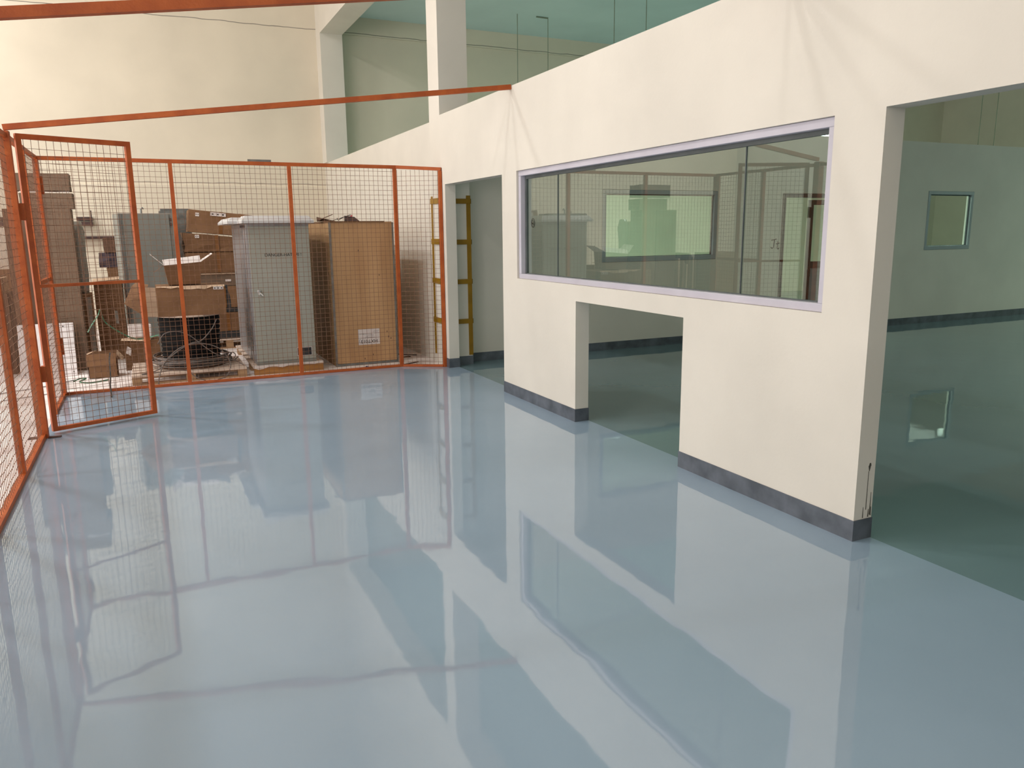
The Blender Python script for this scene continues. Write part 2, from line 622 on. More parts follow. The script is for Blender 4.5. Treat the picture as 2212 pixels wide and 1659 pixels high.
# marker scribbles on the partition
sc = MB()
def curve(pts, r=.006):
    sc.tube([(x, PY0-.002, z) for x, z in pts], r, 4)
curve([(4.19+.022*math.cos(a)*1.0, 1.60+.052*math.sin(a)) for a in [i*.5236 for i in range(13)]], .0035)
curve([(4.185+.012*math.cos(a), 1.612+.02*math.sin(a)) for a in [i*.6283 for i in range(11)]], .003)
curve([(4.178, 1.59), (4.2, 1.585), (4.196, 1.57)], .003)
curve([(7.90, 1.345), (7.99, 1.36)], .007); curve([(7.955, 1.35), (7.945, 1.25), (7.92, 1.235), (7.895, 1.25)], .007)
curve([(8.02, 1.33), (8.012, 1.235), (8.03, 1.222), (8.045, 1.235)], .007); curve([(7.99, 1.295), (8.05, 1.305)], .006)
sc.build('marker_scribble', M_mark, parent=part)

# ------------------------------------------------------------------ windows


def window(name, axis, a0, a1, z0, z1, d0, fwid, fthk, mfr, mgl, seams=(), sill=None, gasket=True):
    """axis 'Y': window in a wall facing -X, runs along Y, d0 = outer face X. axis 'X': facing -Y."""
    def P(a, d, z):
        return (d, a, z) if axis == 'Y' else (a, d, z)
    def bx(mb, a, b, da, db, za, zb):
        p, q = P(a, da, za), P(b, db, zb)
        mb.box(p[0], p[1], p[2], q[0], q[1], q[2])
    f = MB()
    fb, ft = fwid
    bx(f, a0, a1, d0, d0+fthk, z0, z0+fb)
    bx(f, a0, a1, d0, d0+fthk, z1-ft, z1)
    bx(f, a0, a0+ft, d0, d0+fthk, z0+fb, z1-ft)
    bx(f, a1-ft, a1, d0, d0+fthk, z0+fb, z1-ft)
    o = struct(f.build(name, mfr, bevel=.003))
    if gasket:
        g = MB()
        gd = d0+fthk*.55
        gw = .026 if axis == 'Y' else .014
        bx(g, a0+ft, a1-ft, gd, gd+.02, z1-ft-gw, z1-ft)
        bx(g, a0+ft, a0+ft+gw, gd, gd+.02, z0+fb, z1-ft-gw)
        bx(g, a1-ft-gw, a1-ft, gd, gd+.02, z0+fb, z1-ft-gw)
        bx(g, a0+ft, a1-ft, gd, gd+.02, z0+fb, z0+fb+.006)
        g.build('gasket', M_gasket, parent=o)
    cuts = [a0+ft] + list(seams) + [a1-ft]
    for i in range(len(cuts)-1):
        gl = MB()
        e = .0015
        bx(gl, cuts[i]+e, cuts[i+1]-e, d0+fthk*.6, d0+fthk*.6+.001, z0+fb, z1-ft)
        # one flat pane
        xs = gl.v
        gl2 = MB()
        dd = d0+fthk*.7
        gl2.quad(P(cuts[i]+e, dd, z0+fb), P(cuts[i+1]-e, dd, z0+fb), P(cuts[i+1]-e, dd, z1-ft), P(cuts[i]+e, dd, z1-ft))
        gl2.build('glass_pane', mgl, parent=o)
    for s_ in seams:
        j = MB()
        bx(j, s_-.0025, s_+.0025, d0+fthk*.62, d0+fthk*.74, z0+fb, z1-ft)
        j.build('silicone_joint', M_gasket, parent=o)
    return o


window('window_1', 'Y', wy0+.002, wy1-.002, wz0+.001, wz1-.001, X0+.018, (.042, .045), .075, M_alu, M_glass, (3.45, 5.63))
window('window_2', 'X', 5.152, 6.928, 1.112, 1.998, PY0-.006, (.06, .05), .06, M_alug, M_glass2)
window('window_3', 'X', 11.032, 12.098, 1.152, 2.048, PY0-.006, (.06, .05), .06, M_alug, M_glass2)

# double door in the partition
d = MB()
d.box(8.075, PY0-.012, 0, 8.125, PY1, 1.98).box(9.605, PY0-.012, 0, 9.655, PY1, 1.98).box(8.125, PY0-.012, 1.93, 9.605, PY1, 1.98)
door = struct(d.build('door_1', M_dark))


def leaf(hx, hy, ang, wid, sgn):
    h = (hx, hy, 0)
    def mk(fn, name, m, par):
        mb = MB()
        fn(mb)
        mb.rot(ang, h)
        return mb.build(name, m, parent=par)
    def fr(mb):
        a, b_ = (hx, hx+sgn*wid)
        s = sgn
        mb.box(a, hy, .03, a+s*.07, hy+.04, 1.91).box(b_-s*.07, hy, .03, b_, hy+.04, 1.91)
        mb.box(a+s*.07, hy, 1.84, b_-s*.07, hy+.04, 1.91).box(a+s*.07, hy, .92, b_-s*.07, hy+.04, 1.02).box(a+s*.07, hy, .03, b_-s*.07, hy+.04, .15)
    l = mk(fr, 'door_leaf', M_dark, door)
    mk(lambda mb: mb.box(hx+sgn*.07, hy+.015, .15, hx+sgn*(wid-.07), hy+.025, .92), 'lower_panel', M_panel, l)
    mk(lambda mb: mb.quad((hx+sgn*.07, hy+.02, 1.02), (hx+sgn*(wid-.07), hy+.02, 1.02), (hx+sgn*(wid-.07), hy+.02, 1.84), (hx+sgn*.07, hy+.02, 1.84)), 'glass_pane', M_glass2, l)
    mk(lambda mb: mb.box(hx+sgn*(wid-.05), hy-.04, .88, hx+sgn*(wid-.02), hy, .90).box(hx+sgn*(wid-.05), hy-.04, .80, hx+sgn*(wid-.03), hy-.03, .90), 'handle', M_dark, l)


leaf(8.13, PY1+.01, R(68), .73, 1)
leaf(9.60, PY1+.01, R(-14), .73, -1)

# ------------------------------------------------------------------ pillars
pl = thing('concrete_pillar', (X0+.16, 8.337, 0), 'cream concrete pillar strapped with mustard steel beside the narrow doorway', 'pillar')
MB().box(X0, 8.171, 0, 3.325, 8.503, 4.815).build('shaft', M_wall, parent=pl)
MB().box(X0+.02, 8.171-.005, 0, 3.33, 8.508, .10).build('painted_base', M_base, parent=pl)
for (x, y, sx, sy) in ((3.325, 8.171, -1, 1), (X0, 8.503, 1, -1), (3.325, 8.503, -1, -1)):
    a = MB()
    e = .006
    xo, yo = x-sx*e, y-sy*e
    a.box(xo, yo, .11, xo+sx*.05, y, 1.90).box(xo, y, .11, x, y+sy*.045, 1.90)
    a.build('corner_angle', M_mustard, parent=pl)
for z in (.48, .93, 1.37, 1.815):
    a = MB()
    a.box(X0-.012, 8.178, z, X0, 8.517, z+.06)
    a.box(X1+.002, 8.171-.012, z-.004, 3.337, 8.171-.006, z+.05)
    a.box(3.331, 8.171-.012, z, 3.337, 8.32, z+.05)
    a.build('batten_plate', M_mustard, parent=pl)
p2 = thing('concrete_pillar', (3.18, 14.04, 0), 'cream concrete pillar in the far corner under the beam', 'pillar')
MB().box(X0, 13.88, ZT-.02, 3.37, YB, 4.815).build('shaft', M_wall, parent=p2)
# floor level part stays behind the wall line
MB().box(3.15, 13.88, 0, 3.37, YB, ZT-.02).build('shaft', M_wall, parent=p2)

# ------------------------------------------------------------------ hanging lamps


def lamp(x, y, z, rods, label, group=None, conduit=False):
    l = thing('hanging_tube_lamp', (x, y, z), label, 'lamp', group)
    MB().box(x-.62, y-.06, z, x+.62, y+.06, z+.045).build('reflector_housing', M_whiteboard, parent=l)
    MB().tube([(x-.59, y, z-.022), (x+.59, y, z-.022)], .019, 10).build('tube', M_tube, parent=l)
    for rx in rods:
        rb = MB().tube([(rx, y, z+.045), (rx, y, 5.2)], .006, 6)
        rb.build('suspension_rod', M_rod, parent=l)
    if conduit:
        MB().tube([(rods[1]-.23, y, 5.19), (rods[1], y, 5.185)], .012, 6).build('conduit', M_rod, parent=l)


G = 'hanging tube lamps of the side room'
lamp(16.5, 5.5, 3.10, (16.0, 17.0), 'hanging tube lamp in the side room before the partition with the small window', G)
lamp(13.2, 0.5, 3.10, (12.7, 13.7), 'hanging tube lamp in the side room near the outer wall', G)
lamp(8.8, 2.4, 3.10, (8.3, 9.3), 'unseen tube lamp added to light the partition, nearest the big doorway', G)
lamp(6.51, 12.9, 3.10, (6.21, 6.81), 'lamp on the two thin rods nearest the strapped pillar, one hooked at the ceiling', G, True)
lamp(7.28, 11.0, 3.10, (6.98, 7.58), 'lamp on the second pair of rods right of the strapped pillar', G)
lamp(10.45, 10.0, 3.06, (9.97, 10.97), 'lit tube lamp seen through the top right corner of the big window', G)
lamp(13.55, 9.2, 2.82, (13.34, 13.76), 'lamp hung on two rods seen above the partition through the big doorway', G)

# ------------------------------------------------------------------ fences


def mesh_panel(mb, p0, du, L, z0, z1, r=.0014, pitch=.05, wav=0.0):
    """grid of wires from p0 along unit vector du"""
    p0 = Vector(p0)
    du = Vector(du)
    n = int(L/pitch)
    off = (L-n*pitch)/2
    for i in range(n+1):
        a = p0+du*(off+i*pitch)
        mb.bar((a.x, a.y, z0), (a.x, a.y, z1), 2*r, 2*r, (0, 1, 0))
    m_ = int((z1-z0)/pitch)
    for j in range(1, m_+1):
        z = z0+j*pitch-.02
        if z > z1: break
        if wav:
            q = [p0+du*(L*k/8)+Vector((random.uniform(-wav, wav), random.uniform(-wav, wav), 0)) for k in range(9)]
            for k in range(8):
                mb.bar((q[k].x, q[k].y, z+random.uniform(-wav, wav)*.5), (q[k+1].x, q[k+1].y, z+random.uniform(-wav, wav)*.5), 2*r, 2*r)
        else:
            mb.bar((p0.x, p0.y, z), (p0.x+du.x*L, p0.y+du.y*L, z), 2*r, 2*r)
    return mb


ZF = 2.222
ff = thing('wire_mesh_fence', (1.0, YF, 0), 'long orange framed wire mesh fence across the hall, in front of the stored cartons', 'fence')
xs = [XL, .294, 1.418, 2.540]
EX, EY = 2.972, 8.15
for i, x in enumerate(xs):
    wd = (.05, .036, .036, .036)[i]
    MB().box(x-wd/2, YF-.02, 0, x+wd/2, YF+.02, ZF-.0355).build('post', M_orange, parent=ff)
MB().box(XL-.025, YF-.02, ZF-.035, 2.557, YF+.02, ZF).build('top_rail', M_orange, parent=ff)
MB().box(XL+.026, YF-.019, 0.002, 2.522, YF+.019, .026).build('bottom_rail', M_orange, parent=ff)
MB().box(EX-.016, EY-.018, 0, EX+.016, EY+.018, ZF-.0655).build('post', M_orange, parent=ff)
MB().bar((2.558, YF-.012, ZF-.0178), (EX+.016, EY, ZF-.047), .036, .034).build('top_rail', M_orange, parent=ff)
MB().bar((2.558, YF-.012, .014), (EX-.016, EY+.01, .014), .034, .024).build('bottom_rail', M_orange, parent=ff)
_d = (Vector((EX, EY, 0))-Vector((2.54, YF, 0)))
mesh_panel(MB(), (2.556, YF-.01, 0), tuple(_d.normalized()), _d.length-.035, .026, ZF-.05).build('wire_mesh', M_wire, parent=ff)
for i in range(3):
    mb = mesh_panel(MB(), (xs[i]+.02, YF, 0), (1, 0, 0), xs[i+1]-xs[i]-.04, .026, ZF-.035)
    mb.build('wire_mesh', M_wire, parent=ff)
MB().box(1.02, YF+.021, ZF-.035, 1.25, YF+.026, ZF+.025).build('tag_plate', M_galv, parent=ff)

lf = thing('wire_mesh_fence', (XL, 3, 0), 'orange framed wire mesh fence running along the left side towards the camera', 'fence')
ys = [-1.15, 0.10, 1.35, 2.60, 3.60, 4.50, 5.555]
for y in ys:
    MB().box(XL-.022, y-.02, 0, XL+.018, y+.02, ZF-.0355).build('post', M_orange, parent=lf)
bp_ = 6.653
MB().box(XL-.035, bp_-.038, 0, XL+.035, bp_+.038, 2.235).build('gate_post', M_orange, parent=lf)
MB().box(XL-.10, bp_-.03, 0, XL-.035, bp_+.03, .008).build('foot_plate', M_steel, parent=lf)
MB().box(XL+.035, bp_-.05, 0, XL+.12, bp_, .006).build('foot_plate', M_steel, parent=lf)
MB().box(XL-.02, -1.15, ZF-.035, XL+.02, bp_-.038, ZF-.001).build('top_rail', M_orange, parent=lf)
MB().box(XL-.02, -1.15, .002, XL+.02, bp_-.038, .035).build('bottom_rail', M_orange, parent=lf)
yy = ys+[bp_]
for i in range(len(yy)-1):
    mesh_panel(MB(), (XL, yy[i]+.02, 0), (0, 1, 0), yy[i+1]-yy[i]-.045, .035, ZF-.035, wav=.006).build('wire_mesh', M_wire, parent=lf)

cf = thing('wire_mesh_fence', (XL, 7.95, 0), 'short orange mesh panel between the gate opening and the fence corner', 'fence')
MB().box(XL-.02, 7.498, 0, XL+.02, 7.538, ZF+.001).build('post', M_orange, parent=cf)
MB().box(XL-.018, bp_+.040, ZF-.035, XL+.018, 7.497, ZF).build('gate_header', M_orange, parent=cf)
MB().box(XL-.016, 7.538, ZF-.032, XL+.016, YF-.021, ZF).build('top_rail', M_orange, parent=cf)
MB().box(XL-.016, 7.538, 1.10, XL+.016, YF-.021, 1.135).build('middle_rail', M_orange, parent=cf)
MB().box(XL-.016, 7.538, .002, XL+.016, YF-.021, .03).build('bottom_rail', M_orange, parent=cf)
MB().box(XL+.012, 8.30, 0.03, XL+.026, YF-.021, ZF-.034).build('corner_angle', M_orange, parent=cf)
mesh_panel(MB(), (XL, 7.54, 0), (0, 1, 0), YF-.03-7.54, .03, ZF-.034, wav=.008).build('wire_mesh', M_wire, parent=cf)
for z in (.40, 1.88):
    MB().box(XL+.026, 8.345, z, XL+.045, 8.38, z+.16).build('latch_plate', M_orange, parent=cf)

# open gate leaf
gx0, gy0 = -.775, 6.745
gx1, gy1 = -.036, 7.06
gd = Vector((gx1-gx0, gy1-gy0, 0))
gL = gd.length
gd.normalize()
ga = math.atan2(gd.y, gd.x)
gt = thing('mesh_gate', (gx0, gy0, 0), 'open orange wire mesh gate leaf swung out into the hall', 'gate')
def grot(mb): return mb.rot(ga, (gx0, gy0, 0))
z0, z1, fw_ = .022, 2.232, .036
grot(MB().box(gx0, gy0-.018, z0, gx0+fw_, gy0+.018, z1).box(gx0+gL-fw_, gy0-.018, z0, gx0+gL, gy0+.018, z1)
     .box(gx0+fw_, gy0-.018, z0, gx0+gL-fw_, gy0+.018, z0+fw_*.8).box(gx0+fw_, gy0-.018, z1-fw_, gx0+gL-fw_, gy0+.018, z1)).build('frame', M_orange, parent=gt)
grot(MB().box(gx0+fw_, gy0-.014, 1.125, gx0+gL-fw_, gy0+.014, 1.148)).build('middle_rail', M_orange, parent=gt)
grot(mesh_panel(MB(), (gx0+fw_, gy0, 0), (1, 0, 0), gL-2*fw_, z0+.03, z1-fw_)).build('wire_mesh', M_wire, parent=gt)
for z in (.42, 1.62):
    MB().box(XL+.035, bp_+.03, z, gx0+.012, gy0-.005, z+.12).build('hinge', M_orange, parent=gt)

tag(MB().bar((XL+.0, 6.67, 2.262), (X0-.001, 6.362, 2.728), .036, .04).build('brace_bar', M_orange),
    'thin orange brace bar from the gate post to the middle of the cream wall top', 'bar')
tag(MB().bar((XL, 3.56, 2.245), (X0-.001, 3.12, 2.722), .036, .04).build('brace_bar', M_orange),
    'orange brace bar crossing the top left corner, nearest the camera', 'bar')

# ------------------------------------------------------------------ cage: stored things


def carton(x, y, z, w, d, h, m, label, group=None, ang=0.0, tilt=0.0, slope=0.0, tape='v', jit=.006, name='cardboard_carton', lab=()):
    t_ = thing(name, (x+w/2, y+d/2, z), label, 'box', group)
    c = (x, y, z)
    def tr(mb):
        if tilt: mb.rot(tilt, c, 'Y')
        if ang: mb.rot(ang, c)
        return mb
    mb = MB()
    n = 3
    # slightly dented shell: subdivided box faces
    def g(u, v, w3): return (x+w*u, y+d*v, z+h*w3)
    for i in range(n):
        for j in range(n):
            a0, a1, b0, b1 = i/n, (i+1)/n, j/n, (j+1)/n
            mb.quad(g(a0, 0, b0), g(a1, 0, b0), g(a1, 0, b1), g(a0, 0, b1))
            mb.quad(g(a1, 1, b0), g(a0, 1, b0), g(a0, 1, b1), g(a1, 1, b1))
            mb.quad(g(0, a1, b0), g(0, a0, b0), g(0, a0, b1), g(0, a1, b1))
            mb.quad(g(1, a0, b0), g(1, a1, b0), g(1, a1, b1), g(1, a0, b1))
            mb.quad(g(a0, b0, 1), g(a1, b0, 1), g(a1, b1, 1), g(a0, b1, 1))
            mb.quad(g(a0, b1, 0), g(a1, b1, 0), g(a1, b0, 0), g(a0, b0, 0))
    mb.jitter(jit)
    zmin = min(p.z for p in mb.v)
    for p in mb.v:
        if p.z < z+2*jit+.0001: p.z = z
        if p.z > z+h: p.z = z+h-(p.z-z-h)
        p.z -= slope*(p.x-x)/w*(p.z-z)/h
    tr(mb).build('box_shell', m, parent=t_)
    e = jit+.0015
    if tape == 'v':
        tr(MB().box(x+w*.47, y-e, z+.005, x+w*.47+.045, y-e+.001, z+h-slope*.5)).build('tape', M_tape, parent=t_)
    elif tape == 'h':
        tr(MB().box(x, y+d*.45, z+h+e, x+w, y+d*.45+.045, z+h+e+.001)).build('tape', M_tape, parent=t_)
    for (u, v, lw, lh, mm) in lab:
        a = x+w*u
        b_ = z+h*v
        lo = tr(MB().box(a, y-e-.001, b_, a+lw, y-e, b_+lh)).build('paper_label', M_white, parent=t_)
        if mm:
            for q in range(mm):
                tr(MB().box(a+lw*(q+.3)/mm, y-e-.0016, b_+lh*.3, a+lw*(q+.62)/mm, y-e-.001, b_+lh*.7)).build('printed_mark', M_ink, parent=lo)
    return t_


def pallet(x0, y0, x1, y1, h, label, top=M_woodp, blk=M_wood, nb=3, front_solid=False, name='wooden_pallet', along='X', nboards=5, blkw=.09):
    t_ = thing(name, ((x0+x1)/2, (y0+y1)/2, 0), label, 'pallet')
    bt = .018
    L = y1-y0
    bw = L/nboards*.72
    for i in range(nboards):
        ya = y0+(L-bw)*i/(nboards-1)
        MB().box(x0, ya, h-bt, x1, ya+bw, h).jitter(.0015).build('deck_board', top, parent=t_)
    if front_solid:
        MB().box(x0+.01, y0+.005, 0.0, x1-.005, y0+.06, h-bt-.003).build('front_beam', M_timber, parent=t_)
        for i in (1, nboards-1):
            ya = y0+(L-bw)*i/(nboards-1)
            for xb in (x0+.01, (x0+x1)/2-.05, x1-.11):
                MB().box(xb, ya+.01, 0.0, xb+.1, ya+bw-.01, h-bt-.003).build('block', blk, parent=t_)
        return t_
    xsb = [x0+(x1-x0-blkw)*k/(nb-1) for k in range(nb)]
    for xb in xsb:
        for yb in (y0+.004, (y0+y1)/2-.05, y1-.104):
            MB().box(xb, yb, .015, xb+blkw, yb+.1, h-bt-.001).build('block', blk, parent=t_)
    for yb in (y0+.002, (y0+y1)/2-.05, y1-.1):
        MB().box(x0, yb, 0, x1, yb+.1, .015).build('bottom_board', blk, parent=t_)
    return t_


pallet(-.24, 8.6, .875, 9.50, .10, 'low wooden pallet under the black cable drum')
pallet(.945, 8.62, 1.70, 10.42, .098, 'pallet with an orange timber front beam under the grey cabinet', front_solid=True, nboards=6)
# torn wrap hanging over the front beam of the cabinet pallet
tw = MB()
tops = [(.95+.05*i, .1015) for i in range(16)]
lows = [.072, .060, .064, .082, .090, .078, .066, .080, .092, .090, .088, .086, .080, .076, .088, .094]
for i in range(15):
    tw.quad((tops[i][0], 8.617, lows[i]), (tops[i+1][0], 8.617, lows[i+1]), (tops[i+1][0], 8.616, .1), (tops[i][0], 8.616, .1))
    tw.quad((tops[i][0], 8.616, .1), (tops[i+1][0], 8.616, .1), (tops[i+1][0], 8.652, .1005), (tops[i][0], 8.652, .1005))
tag(tw.build('torn_film_wrap', M_white), 'torn pale wrap hanging over the front beam of the cabinet pallet', 'wrap')

# --- big grey cabinet
cx0, cx1, cy0, cy1 = .992, 1.632, 8.665, 10.25
cb = thing('equipment_cabinet', ((cx0+cx1)/2, 9.4, .1), 'tall grey electrical cabinet with pale canopy roof and DANGER lettering, on a pallet', 'cabinet')
b_ = MB()
b_.box(cx0, cy0+.012, .1, cx1, cy1, 1.615)
b_.build('body', M_cabside, parent=cb)
MB().box(cx0+.008, cy0, .135, cx1-.002, cy0+.012, 1.585).build('door', M_cab, parent=cb, bevel=.003)
MB().box(cx0+.002, cy0+.004, .1, cx1, cy0+.0119, .133).build('plinth', M_cab2, parent=cb)
for ya, yb in ((cy0+.05, cy0+.12), (cy0+.20, cy0+.33), (cy0+.42, cy0+1.4)):
    MB().box(cx0-.006, ya, .14, cx0, yb, 1.57).build('side_panel', M_cabside, parent=cb)
for ya in (cy0+.16, cy0+.62):
    v = MB()
    for i in range(14):
        v.bar((cx0-.008, ya, .22+.022*i), (cx0-.008, ya+.14, .235+.022*i), .004, .008)
    v.build('vent_louvres', M_galv, parent=cb)


def canopy(x0, y0, x1, y1, ze, zr, name='canopy'):
    m_ = MB()
    k = .045
    m_.prism([(x0, y0, ze), (x1, y0, ze), (x1, y1, ze), (x0, y1, ze)], .026)
    z_ = ze+.026
    q = [(x0, y0, z_), (x1, y0, z_), (x1, y1, z_), (x0, y1, z_)]
    p = [(x0+k, y0+k*1.3, zr), (x1-k, y0+k*1.3, zr), (x1-k, y1-k, zr), (x0+k, y1-k, zr)]
    for i in range(4):
        j = (i+1) % 4
        m_.quad(q[i], q[j], p[j], p[i])
    m_.quad(*p)
    return m_.build(name, M_roof, parent=cb)


canopy(cx0-.055, 8.60, 1.680, 9.05, 1.617, 1.695)
canopy(.845, 9.06, 1.70, 10.36, 1.617, 1.685)
text('warning_lettering', 'DANGER-HATARI !', .046, Matrix.Translation((1.345, cy0-.001, 1.282)) @ FACE_MY, M_ink, cb)
hd = MB().lathe([(.022, 0), (.022, .012), (.012, .02)], (0, 0, 0), 16)
for i, p in enumerate(hd.v): hd.v[i] = Vector((1.07+p.x, cy0-p.z, .905+p.y*.7))
ho = hd.build('lock', M_chrome, parent=cb, smooth=True)
MB().bar((1.055, cy0-.022, .90), (1.066, cy0-.026, .862), .018, .014, (0, 1, 0)).bar((1.07, cy0-.012, .89), (1.105, cy0-.02, .852), .012, .01, (0, 1, 0)).build('handle', M_chrome, parent=cb)
MB().box(1.425, cy0-.003, .172, 1.588, cy0, .268).build('plate_border', M_white, parent=cb, bevel=.004)
npl = MB().box(1.431, cy0-.005, .178, 1.582, cy0-.003, .262).build('nameplate', M_plate, parent=cb)
nl = MB()
for i in range(6):
    z_ = .188+i*.0125
    nl.box(1.438, cy0-.0056, z_, 1.438+.055, cy0-.005, z_+.003)
    nl.box(1.503, cy0-.0056, z_+random.uniform(0, .003), 1.503+random.uniform(.04, .07), cy0-.005, z_+.003)
nl.build('engraved_line', M_cable, parent=npl)
nt_ = MB()
for x, z in ((1.0, 1.56),): nt_.box(cx0-.012, cy0+.2, 1.575, cx0-.004, cy0+.55, 1.60)
nt_.build('roof_bracket', M_steel, parent=cb)

# --- plywood crate
k0, k1, ky0, ky1, kz = 1.868, 2.600, 8.738, 9.93, 1.634
cr = thing('plywood_crate', ((k0+k1)/2, 9.3, 0), 'tall plywood crate with metal edge strips and an upside-down paper label', 'crate')
MB().box(k0, ky0+.01, 0, k1, ky1, kz-.012).build('side_panels', M_ply, parent=cr)
MB().box(k0+.016, ky0, .03, k1-.014, ky0+.01, kz-.004).build('front_panel', M_ply, parent=cr)
MB().box(k0-.004, ky0-.01, kz-.012, k1-.10, ky1, kz+.002).build('lid', M_card2, parent=cr)
for a, c_ in ((k0-.003, k0+.018), (k1-.016, k1+.003)):
    MB().box(a, ky0-.004, 0, c_, ky0+.012, kz-.012).build('edge_strip', M_galv, parent=cr)
MB().box(k0+.018, ky0-.004, 0, k1-.016, ky0, .028).build('bottom_strip', M_galv, parent=cr)
pp = MB().box(2.135, ky0-.0015, .232, 2.388, ky0, .415).build('paper_label', M_white, parent=cr)
UPS = Matrix.Rotation(R(180), 4, 'Y')
text('label_code', 'HXT013', .056, Matrix.Translation((2.262, ky0-.0022, .272)) @ UPS @ FACE_MY, M_ink, pp)
ll = MB()
for (xa, xb, z_) in ((2.17, 2.30, .308), (2.215, 2.33, .314), (2.22, 2.31, .327), (2.25, 2.32, .340), (2.19, 2.30, .352), (2.32, 2.375, .363), (2.15, 2.20, .357), (2.31, 2.37, .378), (2.32, 2.38, .390)):
    ll.box(xa, ky0-.002, z_, xb, ky0-.0015, z_+.0022)
ll.tube([(2.155, ky0-.002, .255), (2.146, ky0-.002, .27), (2.148, ky0-.002, .29), (2.16, ky0-.002, .304)], .0015, 4)
ll.build('printed_line', M_ink, parent=pp)
for (x, z) in ((2.30, .10), (2.475, .36), (2.52, .28), (2.49, .30), (2.18, 1.30), (2.41, 1.02), (2.20, .06)):
    MB().box(x, ky0-.0012, z, x+.007, ky0, z+.02).build('knot_mark', M_steel, parent=cr)


def scrap(pts, m, label, cat='scrap', name='cardboard_scrap', th=.004):
    mb = MB()
    for q in pts:
        mb.prism(q, th)
    return tag(mb.build(name, m), label, cat)


T = kz+.003
scrap([[(1.80, 9.05, T+.0), (2.00, 9.0, T), (2.02, 9.1, T+.004), (1.82, 9.15, T+.05)], [(1.82, 9.05, T+.01), (1.98, 9.02, T+.075), (1.985, 9.06, T+.08), (1.84, 9.12, T+.02)]], M_card3,
      'torn dark cardboard scrap on the left edge of the plywood crate top')
scrap([[(2.08, 8.90, T), (2.26, 8.92, T), (2.22, 8.98, T+.045), (2.10, 8.97, T+.06)]], M_steel, 'crumpled dark scrap in the middle of the plywood crate top')
tag(MB().tube([(2.0+.13*math.sin(a*.5)+.16*(a/9), 9.08+.05*math.cos(a), T+.012+.062*abs(math.sin(a*.42))) for a in [i*.45 for i in range(20)]], .0035, 6).build('loose_wire', M_black),
    'thin black wire looped on top of the plywood crate', 'wire')
tag(MB().prism([(2.19, 9.13, T+.05), (2.24, 9.14, T+.035), (2.235, 9.15, T+.08)], 0, (0, .01, 0)).prism([(2.18, 9.13, T), (2.26, 9.13, T), (2.25, 9.15, T+.05), (2.19, 9.15, T+.05)], 0, (0, .01, 0)).build('pink_scrap', M_red),
    'small pink plastic scrap on the plywood crate top', 'scrap')

# pale board standing behind the crate against the wall corner
tag(MB().box(2.42, 9.95, 0, 3.025, 9.975, 1.35).build('wall_board', M_beige), 'pale board standing between the plywood crate and the cream wall', 'board')

# --- cable drum on the pallet
rc = (.365, 9.07, .103)
rl = thing('cable_drum', rc, 'black cable drum on the low pallet under the long carton', 'cable drum')
prof = [(.29, .012)]
for i in range(22):
    z_ = .03+i*.0235
    rr = .285+.025*(i/21)**1.5+(.0 if i % 2 else .008)
    prof += [(rr, z_), (rr, z_+.012)]
prof.append((.29, .548))
MB().lathe(prof, rc, 48).build('cable_winding', M_black, parent=rl, smooth=True)
MB().lathe([(.34, .0), (.34, .012)], rc, 48).build('bottom_flange', M_card3, parent=rl)
MB().lathe([(.33, .549), (.335, .560), (.33, .567)], rc, 48).build('top_flange', M_woodp, parent=rl)


def rings(n, r0, zb, dz, seed, thick=.006, cx=.36, cy=9.05):
    rnd = random.Random(seed)
    mb = MB()
    for i in range(n):
        ra = r0+rnd.uniform(-.02, .03)
        rb = ra*rnd.uniform(.86, .95)
        ph = rnd.uniform(0, 6.28)
        tl = rnd.uniform(.0, .022)
        zc = zb+dz*i
        pts = []
        for k in range(48):
            a = 2*math.pi*k/48
            pts.append((cx+rnd.uniform(-.001, .001)+ra*math.cos(a), cy+rb*math.sin(a), zc+tl*math.cos(a+ph)+tl))
        mb.tube(pts, thick, 6, True)
    return mb


cc = thing('loose_cable', (.36, 9.05, .1), 'loose grey cable coiled and looping around the black drum', 'cable')
rings(9, .385, .128, .010, 3, .006).build('coil', M_cable, parent=cc, smooth=True)


def spl(pts, n=10):
    out = []
    P = [Vector(p) for p in pts]
    P = [P[0]*2-P[1]]+P+[P[-1]*2-P[-2]]
    for i in range(1, len(P)-2):
        for k in range(n):
            u = k/n
            a, b1, c1, d1 = P[i-1], P[i], P[i+1], P[i+2]
            out.append(.5*((2*b1)+(c1-a)*u+(2*a-5*b1+4*c1-d1)*u*u+(3*b1-a-3*c1+d1)*u**3))
    out.append(P[-2])
    return out


for pts in (
    [(0.0, 8.56, .006), (.03, 8.60, .12), (.10, 8.63, .24), (.24, 8.66, .35), (.42, 8.66, .385), (.60, 8.66, .33), (.70, 8.66, .21), (.715, 8.62, .12), (.66, 8.56, .03), (.57, 8.52, .008)],
    [(.62, 8.72, .62), (.56, 8.70, .52), (.45, 8.69, .41), (.33, 8.69, .38), (.15, 8.66, .27), (.02, 8.62, .15), (-.11, 8.62, .115), (-.14, 8.64, .106), (-.02, 8.63, .112), (.14, 8.62, .125), (.28, 8.60, .115), (.36, 8.55, .05), (.45, 8.52, .008)],
    [(0.03, 8.70, .40), (.10, 8.69, .50), (.22, 8.69, .52), (.34, 8.69, .47), (.48, 8.68, .34), (.58, 8.67, .26), (.70, 8.70, .20), (.80, 8.72, .15), (.86, 8.70, .11)],
    [(.75, 8.85, .14), (.79, 8.82, .21), (.76, 8.84, .24), (.72, 8.86, .19), (.77, 8.86, .15), (.82, 8.84, .19)],
):
    MB().tube(spl(pts), .0055, 6).build('cable_loop', M_cable, parent=cc, smooth=True)

